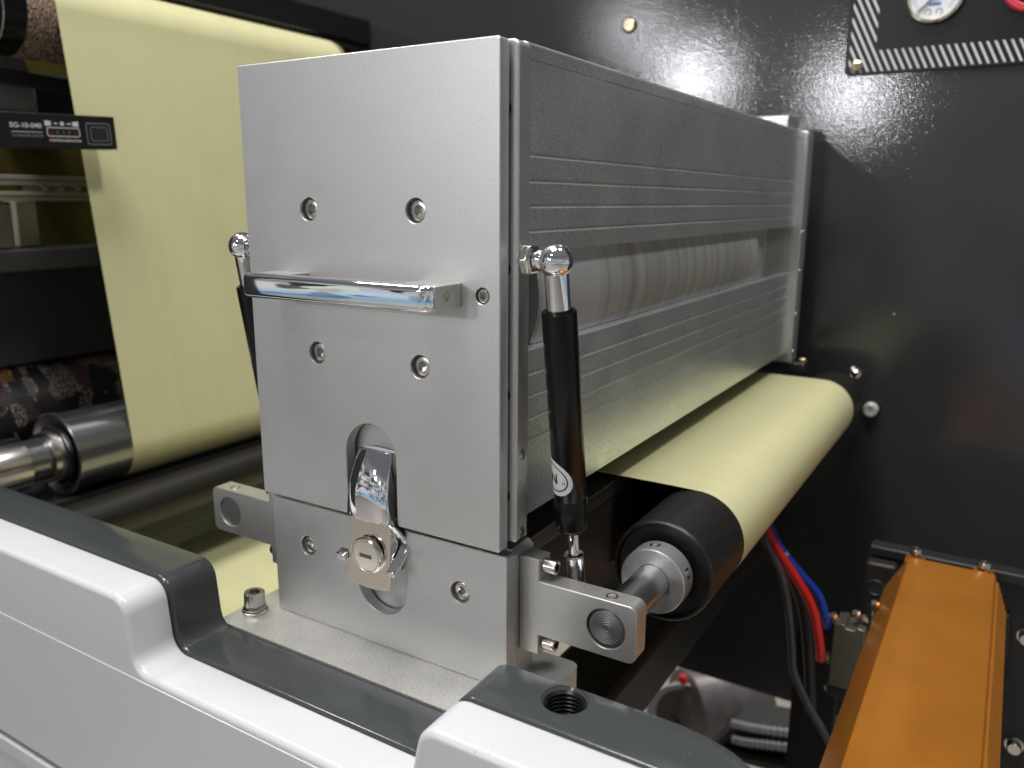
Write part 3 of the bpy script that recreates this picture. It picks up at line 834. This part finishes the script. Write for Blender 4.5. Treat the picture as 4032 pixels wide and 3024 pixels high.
# tapped hole in the grey top
cut = obj('cutter', lathe(B(), [(0, -30), (11.2, -30), (11.2, -2.0), (12.6, -.4), (12.6, 5), (0, 5)], (68, -43.5, 46.35), (0, 0, 1), 40), GREY)
md = gobj.modifiers.new('cut', 'BOOLEAN'); md.object = cut; md.solver = 'EXACT'; md.operation = 'DIFFERENCE'
bpy.context.view_layer.update()
me = bpy.data.meshes.new_from_object(gobj.evaluated_get(bpy.context.evaluated_depsgraph_get()))
gobj.modifiers.clear(); gobj.data = me; me.name = 'grey_casting'
me.shade_smooth(); me.set_sharp_from_angle(angle=math.radians(40))
bpy.data.objects.remove(cut)
bm = B(); pr = [(11.18, -1.6)]
for k in range(11): pr += [(11.15, -1.7 - k * 2.4), (9.6, -2.9 - k * 2.4)]
lathe(bm, pr + [(9.6, -28), (0, -28)], (68, -43.5, 46.35), (0, 0, 1), 40)
obj('tapped_hole', bm, mat('wet_black_thread', (.02, .02, .022), .6, .2), frame)
R6 = 4.2
wsec = [(-69.2, 3.6), (-70.2, .9), (-71.2, .2), (-72.5, 0), (-84, 0)] + [(-101.2 + R6 - R6 * math.sin(a), R6 * (1 - math.cos(a))) for a in [PI / 2 * k / 8 for k in range(9)]]
obj('white_casting', casting(wsec, -6.0), WHITE, frame, angle=40)
obj('front_apron', box(B(), -700, 200, -102.0, -69.3, -116, -6.1), WHITE, frame, bevel=.35)
obj('apron_seam', box(B(), -700, 200, -98, -70, -121, -116.1), DARKM, frame)
obj('lower_trim', box(B(), -700, 200, -103.6, -70, -134, -121.1), WHITE, frame, bevel=1.2)
obj('lower_cover', box(B(), -700, 200, -101, -70, -420, -137.5), WHITE, frame, bevel=2.5)
obj('frame_core', box(B(), -690, 150, -66, -38, -900, -61), DARKM, frame)

# ================================================================== BACKGROUND RIGHT
fb = empty('end_bracket', (0, 700, 92), 'small dark steel bracket under the far end of the housing', 'bracket')
obj('bracket_plate', box(B(), -60, 24, 694, 712, 84, 96), mat('dark_plate_steel', (.14, .13, .14), .8, .35), fb, bevel=1)
bm = B(); lathe(bm, [(0, 0), (5.5, 0), (5.5, 5), (4.6, 6), (0, 6)], (20, 703, 96), (.1, 0, 1), 20)
obj('bracket_screw', bm, BRASS, fb)
bm = B(); lathe(bm, [(0, 0), (8, 0), (9, 3), (9, 8), (6, 10), (0, 10)], (82, 722, 84), (.4, -.3, 1), 24)
obj('shaft_cap', bm, STEEL, fb)
# control panel with gauge
cp = empty('control_panel', (170, 757, 560), 'black control panel with striped border and pressure gauge at the top right', 'control panel')
obj('panel_plate', prism(B(), [(34, 453)] + [(420, 453), (420, 760), (31, 760), (30, 457)], 'y', 756.5, 760), mat('panel_black', (.008, .0075, .008), 0, .35, spec=.25), cp, bevel=.6)
bm = B(); p_ = 8.1; sw = 2.6
def clip_stripe(x0, z0, x1, z1, c):
    """stripes run down to the right with slope -2: keep inside a rectangle"""
    poly = [(c - 400, 0 + 800 + 0), ]
    q = []
    for off in (0, sw): pass
    def xa(z, off): return c + off - (z - z0) / 2.0
    zs = [z0, z1]; pts = []
    for z in (z0, z1): pts.append((xa(z, 0), z))
    for z in (z1, z0): pts.append((xa(z, sw), z))
    def clip(P, f):
        o = []
        for i in range(len(P)):
            a, b = P[i], P[(i + 1) % len(P)]; fa, fb2 = f(a), f(b)
            if fa >= 0: o.append(a)
            if fa * fb2 < 0:
                t = fa / (fa - fb2); o.append((a[0] + (b[0] - a[0]) * t, a[1] + (b[1] - a[1]) * t))
        return o
    pts = clip(pts, lambda p: p[0] - x0); pts = clip(pts, lambda p: x1 - p[0]) if pts else pts
    return pts if len(pts) > 2 else None
for (x0, z0, x1, z1, cs) in ((34.5, 456.5, 418, 480.5, 40 + p_ * 1), (34.5, 480.5, 64, 700, 40)):
    k = -20
    for k in range(-3, 60):
        c = 40 + k * p_ - (0 if z0 < 470 else -(0))
        base_c = 40 + k * p_ if z0 < 470 else 40 + k * p_ - (480.5 - 456.5) / 2
        pl = clip_stripe(x0, z0, x1, z1, base_c)
        if pl: bm.faces.new([bm.verts.new((x, 756.3, z)) for x, z in pl])
obj('stripe_print', bm, PRINT, cp, smooth=False)
gz_ = 536
bm = B(); lathe(bm, [(27, 0), (32, 0), (32.2, 4), (31, 9), (28.5, 10), (27, 8), (26.8, 4)], (124, 756.4, gz_), (0, -1, 0), 56)
ga = obj('pressure_gauge', bm, mat('gauge_bezel', (.78, .74, .56), 1, .16), cp)
bm = B(); lathe(bm, [(0, 3.5), (27, 3.5), (27, 0)], (124, 756.4, gz_), (0, -1, 0), 48)
obj('gauge_dial', bm, DIAL, ga)
bm = B(); lathe(bm, [(0, 9), (4, 9), (4.4, 7), (4.4, 4)], (124, 756.4, gz_ + 1), (0, -1, 0), 20)
obj('needle_hub', bm, ZINC, ga)
bm = B(); prism(bm, [(123, gz_), (125.5, gz_ - 1.5), (107.2, gz_ - 19.2), (106, gz_ - 18)], 'y', 751, 751.6)
obj('needle', bm, HEXIN, ga)
bm = B()
for k in range(30):
    a = PI * 1.25 + math.radians(-4 - k * 9)
    if k in (11, 12): pass
    rr0, rr1 = (20, 23.5) if k % 5 else (18, 24)
    c, s_ = math.cos(a), math.sin(a); w_ = .35
    bm.faces.new([bm.verts.new((124 + r_ * c + q * s_ * w_, 752.8, gz_ + r_ * s_ - q * c * w_)) for r_, q in ((rr0, -1), (rr1, -1), (rr1, 1), (rr0, 1))])
for cx_ in (-6, 6):
    P = [(124 + cx_ + 3.2 * math.cos(a), 752.8, gz_ - 18.5 + 3.2 * math.sin(a)) for a in [PI * .1 * k for k in range(-4, 13)]]
    tube(bm, P, .5, 6)
obj('dial_marks', bm, HEXIN, ga, smooth=False)
obj('dial_print', box(B(), 118, 131, 752.6, 752.8, gz_ - 11.5, gz_ - 8.5), BLUEINK, ga)
bm = B(); lathe(bm, [(21, 0), (30, 0), (30, 6), (28, 8), (23, 8), (21, 6)], (221, 756.4, 537), (0, -1, 0), 48)
kn = obj('switch_ring', bm, REDP, cp); kn['label'] = 'red ring of the switch at the photo edge'
bm = B(); lathe(bm, [(21, 1), (19, 5), (10, 8), (0, 8)], (221, 756.4, 537), (0, -1, 0), 40)
obj('switch_core', bm, DARKM, kn)
bm = B(); lathe(bm, [(0, 5), (2, 5), (2.4, 4), (3, 5.5), (6, 4), (7, 0)], (44.5, 756.4, 464), (.2, -1, .1), 20)
obj('panel_screw', bm, BRASS, cp)

# orange anodised hood
oh = empty('orange_hood', (220, 330, -110), 'long orange anodised metal hood at the lower right', 'metal hood')
bm = B()
hp = [(162.5, -101), (163.5, -98), (182.4, -60.6), (184, -60), (259, -60), (260.5, -60.8), (272.8, -97), (273, -101), (268, -101), (258, -66), (186, -66), (168, -101)]
prism(bm, hp, 'y', -150, 508)
obj('hood_shell', bm, ORANGE, oh, bevel=.5)
for k in range(6):      # ribs on the sloping right flank
    f0 = .10 + k * .15
    xa, za = 260.6 + 12.2 * f0, -61 - 36 * f0
    bm = B(); prism(bm, [(xa, za), (xa + 2.4, za - .6), (xa + 2.9, za - 3.0), (xa + .9, za - 3.0)], 'y', -150, 500)
    obj('rib', bm, ORANGE, oh)
obj('end_cap', prism(B(), [(169, -100), (186.5, -66.2), (257.5, -66.2), (267, -100)], 'y', 498, 504), ORANGE, oh)
for x in (188, 250):
    bm = B(); lathe(bm, [(0, -6), (3.6, -6), (3.6, 2.5), (6.6, 3), (7, 5), (5.5, 9), (2.5, 9), (2, 7), (0, 7)], (x, 518, -62), (0, 0, 1), 20)
    obj('hood_screw', bm, STEEL, oh)
for x in (188, 250): obj('screw_tab', box(B(), x - 9, x + 9, 508.1, 526, -69, -65), ORANGE, oh, bevel=.6)
glint_me = None
for k in range(24):      # row of brass dots standing in for glints on the right flank's teeth
    if glint_me is None:
        bm = B(); lathe(bm, [(2.0, 0), (1.9, .25), (1.3, .3), (1.1, .05), (0, .05)], (0, 0, 0), (.95, 0, .32), 14)
        ho = obj('edge_glint', bm, BRASS, oh, local=True); glint_me = ho.data
    else:
        ho = bpy.data.objects.new('edge_glint', glint_me); COL.objects.link(ho); ho.parent = oh
    ho.location = Vector((273.0 - 220, 118 + k * 15.5 - 330, -96.5 + 110)) * S
hb = empty('hood_bracket', (220, 540, -130), 'dark grey bracket behind the orange hood', 'bracket')
obj('bracket_back', box(B(), 142, 330, 545, 560, -300, -68), BRKT, hb, bevel=3)
obj('bracket_ledge', box(B(), 142, 330, 530, 544.8, -76, -65), BRKT, hb, bevel=2)
obj('bracket_block', box(B(), 142, 172, 512, 529.8, -152, -77), BRKT, hb, bevel=3)
bm = B(); lathe(bm, [(0, 1), (7, 1), (8, 2.5), (9, 0)], (154, 511.8, -104), (0, -1, 0), 28); obj('bracket_ring', bm, DARKM, hb)
for x, z in ((296, -135), (300, -260)):
    bm = B(); lathe(bm, [(0, 9), (6, 9), (7, 7), (7, 0), (9, 0)], (x, 544, z), (0, -1, 0), 20); obj('bracket_screw', bm, STEEL, hb)
bm = B(); prism(bm, [(262, -120), (279, -112), (283, -150), (270, -230), (262, -240)], 'y', 536, 544.5); obj('bracket_cover', bm, BRKT, hb, bevel=2)
# pneumatic valve and hoses
va = empty('air_valve', (142, 440, -150), 'small grey air valve block left of the orange hood', 'valve')
obj('valve_body', prism(B(), [(129, -182), (158, -182), (158, -114), (150, -112), (148, -116), (140, -116), (138, -112), (129, -114)], 'y', 425, 455), ZINC, va, bevel=1)
obj('valve_base', box(B(), 127, 160, 427, 453, -196, -182.2), DARKM, va, bevel=2)
for x, y, z, m, r in ((126, 436, -112, BRASS, 4.5), (124, 436, -158, BRASS, 4.5), (128, 436, -192, BRASS, 4), (147, 438, -104, STEEL, 4.5), (155, 438, -106, STEEL, 3), (163, 440, -90, STEEL, 4.5)):
    bm = B(); lathe(bm, [(0, 5), (r * .6, 5), (r, 3), (r, -5), (0, -5)], (x, y, z), (-.3, -.6, .7), 18)
    obj('valve_screw', bm, m, va)
bm = B(); tube(bm, [(163, 440, -96), (164, 440, -112), (166, 439, -126)], 3.4, 14); obj('valve_pin', bm, STEEL, va)
def hose(name, pts, r, m, label, ribs=False, cat='hose', group=None):
    P = catmull(pts, 14 if not ribs else 10)
    bm = B(); tube(bm, P, r, 16, ribs)
    return tag(obj(name, bm, m, None, angle=60 if not ribs else 15), label, cat, group)
hose('air_hose', [(40, 440, -18), (58, 432, -30), (72, 425, -48), (93, 425, -69), (111, 425, -87), (119.5, 425, -107), (122, 432, -122)], 4.2, HBLUE, 'blue air hose curving down behind the right roller')
hose('air_hose', [(48, 430, -22), (70, 420, -48), (88, 420, -70), (104, 420, -93), (112, 420, -113), (118.5, 420, -142), (119, 424, -156)], 4.6, HRED, 'red air hose between the blue hose and the grey cable')
hose('grey_cable', [(48, 420, -18), (61, 410, -40), (75, 410, -64), (85, 410, -97), (93, 410, -144), (97, 410, -170), (113, 410, -201), (132, 410, -228), (150, 410, -260)], 3.9, HGREY, 'grey cable hanging beside the red hose', cat='cable')
hose('black_cable', [(30, 470, -40), (62, 480, -80), (84, 490, -130), (96, 492, -190), (104, 492, -260)], 6.5, RUBBER, 'thick black cable hanging behind the grey cable', cat='cable')
bm = B(); lathe(bm, [(4.4, 0), (5.2, .5), (5.2, 4), (4.4, 4.5)], (74, 425, -50), (.65, 0, -.75), 20)
tag(obj('hose_clip', bm, CHROME), 'small bright clip round the blue hose', 'clip')
# dark pillar and beams that frame the opening at the bottom
tag(obj('frame_pillar', box(B(), 80, 128, 500, 520, -900, -150), DARK, bevel=2), 'black machine pillar left of the orange hood at the photo bottom', 'pillar')
tag(obj('lower_beam', box(B(), -70, 0, 62, 744, -160, -100), RUBBER, bevel=6), 'black lower beam under the right roller', 'beam')
# what shows through the opening below the wall
roll = empty('film_roll', (-240, 1100, -745), 'large dark film roll with pale ring on the floor behind the machine', 'film roll')
bm = B(); lathe(bm, [(50, 0), (62, -4), (66, 0), (72, 6), (72, 12)], (-245, 1100, -745), (.38, -.92, .0), 48)
obj('roll_ring', bm, mat('pale_roll_edge', (.6, .6, .64), 0, .35), roll)
bm = B(); lathe(bm, [(0, -2), (50, -2), (71, 14), (84, 14), (86, 20), (86, 175), (0, 175)], (-245, 1100, -745), (.66, .75, .0), 64)
bm2 = B(); lathe(bm2, [(0, 2), (20, 2), (20, 6), (52, 6), (52, 1)], (-245, 1100, -745), (.38, -.92, .0), 40)
obj('roll_core', bm2, mat('dark_core', (.06, .052, .055), 0, .4), roll)
obj('roll_body', bm, ROLLM, roll)
tag(obj('floor_board', prism(B(), [(-60, 1000), (20, 1000), (220, 1600), (0, 1600)], 'z', -860, -850), CREAM), 'beige board lying on the floor behind the pillar', 'board')
tag(obj('pale_panel', box(B(), -900, 500, 1900, 1920, -900, 200), mat('pale_panel_paint', (.55, .53, .48), 0, .5)), 'pale panel far behind, seen through the lower opening', 'panel')
for x, y, z, r, l in ((-238, 1080, -655, 11, 'red tape spot above the film roll'), (-125, 1085, -722, 10, 'red tape spot beside the ribbed conduits')):
    bm = B(); bmesh.ops.create_uvsphere(bm, u_segments=16, v_segments=10, radius=r, matrix=Matrix.Translation((x, y, z)))
    tag(obj('red_marker', bm, REDL), l, 'marker')
hose('ribbed_conduit', [(-88, 900, -592), (-62, 900, -590), (-20, 900, -582), (30, 900, -570), (70, 900, -560)], 6.8, CONDUIT, 'upper ribbed grey conduit beside the black pillar', True, 'conduit', None)
hose('ribbed_conduit', [(-84, 900, -623), (-60, 900, -620), (-20, 900, -610), (30, 900, -598), (70, 900, -590)], 6.8, CONDUIT, 'lower ribbed grey conduit beside the black pillar', True, 'conduit', None)
hose('black_hose', [(-100, 905, -655), (-60, 905, -650), (0, 905, -640), (70, 905, -622)], 9, RUBBER, 'black hose below the two ribbed conduits')
hose('black_hose', [(-70, 890, -690), (-20, 890, -680), (70, 890, -660)], 9, RUBBER, 'lowest black hose at the bottom photo edge')
tag(obj('cable_tray', prism(B(), [(-130, -680), (120, -650), (120, -566), (-84, -598)], 'y', 912, 990), DARKM), 'dark tray under the ribbed conduits', 'tray')

# ================================================================== BACKGROUND LEFT
bmx = empty('overhead_beam', (-780, 430, 580), 'thick black overhead beam above the hanging yellow film', 'beam')
obj('beam', box(B(), -860, -742, -200, 758, 556, 597), mat('beam_black', (.008, .008, .009), 0, .35), bmx, bevel=3)
obj('beam_lip', box(B(), -850, -760, -200, 757, 549, 555.8), GREYROLL, bmx, bevel=1)
# ultrasonic edge sensor
RX = math.radians(2.1)
sn = empty('edge_sensor', (-640, 79.6, 348.9), 'black ultrasonic edge sensor box with white print beside the yellow film', 'sensor', rot=(RX, 0, 0))
obj('sensor_body', box(B(), -24, 0, -40, 123.5, 0, 35.2), PLASTIC, sn, local=True, bevel=1)
TM = lambda u, v, d=.12: Matrix(((0, 0, 1, d), (1, 0, 0, u), (0, 1, 0, v), (0, 0, 0, 1)))
def q_(u): return u
def bar(name, u0, u1, v0, v1, m, d=.1, par=sn): return obj(name, box(B(), 0, d, u0, u1, v0, v1), m, par, local=True, smooth=False)
text_mesh('print_text', 'SG-10-040', 6.6, PRINT, sn, TM(8, 18.9), width=32)
bar('print_line', 8.6, 40.5, 15.6, 16.2, PRINT)
text_mesh('print_text', 'ULTRASONIC SENSOR', 3.1, PRINTD, sn, TM(8.8, 10.6), width=32)
text_mesh('print_text', 'POSITION INDICATION', 3.3, PRINT, sn, TM(46.8, 6.4), width=34.5)
text_mesh('print_text', 'Setup', 4.2, PRINT, sn, TM(97.5, 13), width=11.5)
def rring(name, u0, u1, v0, v1, t, m, par=sn, r=2.5):
    o = fillet_path([((u0 + u1) / 2, v0), (u1, v0, r), (u1, v1, r), (u0, v1, r), (u0, v0, r), ((u0 + u1) / 2, v0)], 5)[:-1]
    i = offset(o, t)
    if area2(o) < 0: o = o[::-1]
    bm = B()
    a = [bm.verts.new((.12, u, v)) for u, v in o]; b = [bm.verts.new((.12, u, v)) for u, v in i]
    for k in range(len(o)): bm.faces.new((a[k], a[(k + 1) % len(o)], b[(k + 1) % len(o)], b[k]))
    return obj(name, bm, m, par, local=True, smooth=False)
rring('lamp_window', 45, 81, 12, 21.6, .9, PRINT)
for k, m in enumerate((REDLENS, YEL, GREEN, YEL, REDLENS)): bar('lamp', 48.5 + k * 6.4, 51.5 + k * 6.4, 15, 18.4, m)
rring('button_frame', 88.5, 117, 4.6, 27.6, 1.0, PRINTD)
rring('button_frame', 93.2, 113.5, 8.4, 23.8, .8, PRINTD)
bar('button', 95.4, 111.8, 10.2, 22, DARKM, .3)
for u0, u1, h0, h1 in ((43.8, 50.5, 5.6, 4.0), (54, 58.5, 2.0, .4), (67, 71.5, .4, 2.0), (73.6, 80.4, 4.0, 5.6)):
    bm = B(); bm.faces.new([bm.verts.new((.12, u, 25.4 + s)) for u, s in ((u0, -h0 / 2), (u1, -h1 / 2), (u1, h1 / 2), (u0, h0 / 2))])
    obj('print_mark', bm, PRINT, sn, local=True, smooth=False)
bm = B(); lathe(bm, [(2.2, 0), (2.2, .12), (0, .12)], (0, 62.5, 25.4), (1, 0, 0), 20); obj('print_mark', bm, PRINT, sn, local=True)
obj('sensor_fork', box(B(), -66, -54, -20, 121, 4, 30), PLASTIC, sn, local=True, bevel=1)
obj('fork_bridge', box(B(), -54, -24, -40, 60, 2, 33), PLASTIC, sn, local=True, bevel=1)
# linear rails behind the film
def rail(z0, z1, label):
    t = empty('guide_rail', (-770, 90, z0), label, 'guide rail', 'guide rails left of the film')
    obj('rail', box(B(), -786, -766, -60, 290, z0, z1), RAIL, t, bevel=1)
    obj('rail_slot', box(B(), -765.9, -765.2, -60, 290, z0 + (z1 - z0) * .42, z0 + (z1 - z0) * .6), ZINC, t)
rail(314, 326, 'upper of two light metal guide rails left of the film')
rail(296, 307, 'lower of two light metal guide rails left of the film')
cg = empty('rail_carriage', (-775, 190, 310), 'small steel carriage between the two guide rails', 'carriage')
obj('carriage_block', box(B(), -783, -767, 160, 232, 307.2, 313.8), ZINC, cg)
for y in (185, 205, 226):
    bm = B(); lathe(bm, [(0, 4), (3, 4), (3.4, 3), (3.4, 0)], (-766.8, y, 310.5), (1, 0, 0), 16); obj('carriage_screw', bm, STEEL, cg)
tag(obj('grey_bracket', prism(B(), [(110, 404), (215, 406), (213, 446), (205, 470), (110, 470)], 'x', -845, -815), mat('cast_grey', (.30, .30, .31), .4, .5), bevel=2), 'light grey bracket under the cork roller', 'bracket')
tag(obj('cross_bar', prism(B(), [(60, 450), (300, 440), (300, 425), (60, 434)], 'x', -800, -780), DARKM, bevel=2), 'dark slim bar under the cork roller', 'bar')
tag(obj('cream_post', box(B(), -830, -800, 166, 192, 241, 296), CREAM, bevel=2), 'cream post below the guide rails at the left edge', 'post')
tag(obj('steel_post', box(B(), -790, -770, 116, 146, 241, 295), ZINC, bevel=2), 'grey steel post at the left photo edge', 'post')
tag(obj('olive_cover', box(B(), -1010, -1000, 60, 560, 200, 520), OLIVE, bevel=2), 'dull olive cover sheet behind the guide rails', 'cover')
tag(obj('dark_block', box(B(), -1000, -900, 262, 318, 395, 462), mat('navy_block_paint', (.008, .011, .022), 0, .4), bevel=3), 'navy black block behind the sensor', 'block')
tag(obj('cross_beam', box(B(), -830, -760, -100, 330, 214, 240), mat('cross_beam_grey', (.07, .07, .068), .3, .45), bevel=2), 'dark grey horizontal beam left of the film', 'beam')
tag(obj('side_cover', box(B(), -860, -800, -150, 330, 96, 213), mat('side_cover_paint', (.030, .034, .038), 0, .35), bevel=3), 'dark blue grey cover panel above the printed roll', 'cover panel')
pr_ = empty('printed_roll', (-790, 200, 50), 'roll of printed black labels behind the grey roller', 'label roll')
LY('label_web', [(0, 20), (74, 20), (75, 21), (75, 560), (0, 560)], -826, 22, PRINTED, pr_)
tag(obj('backdrop_panel', box(B(), -1320, -1300, -900, 758, -880, 1300), DARKM), 'dark machine panel closing the left background', 'machine panel')
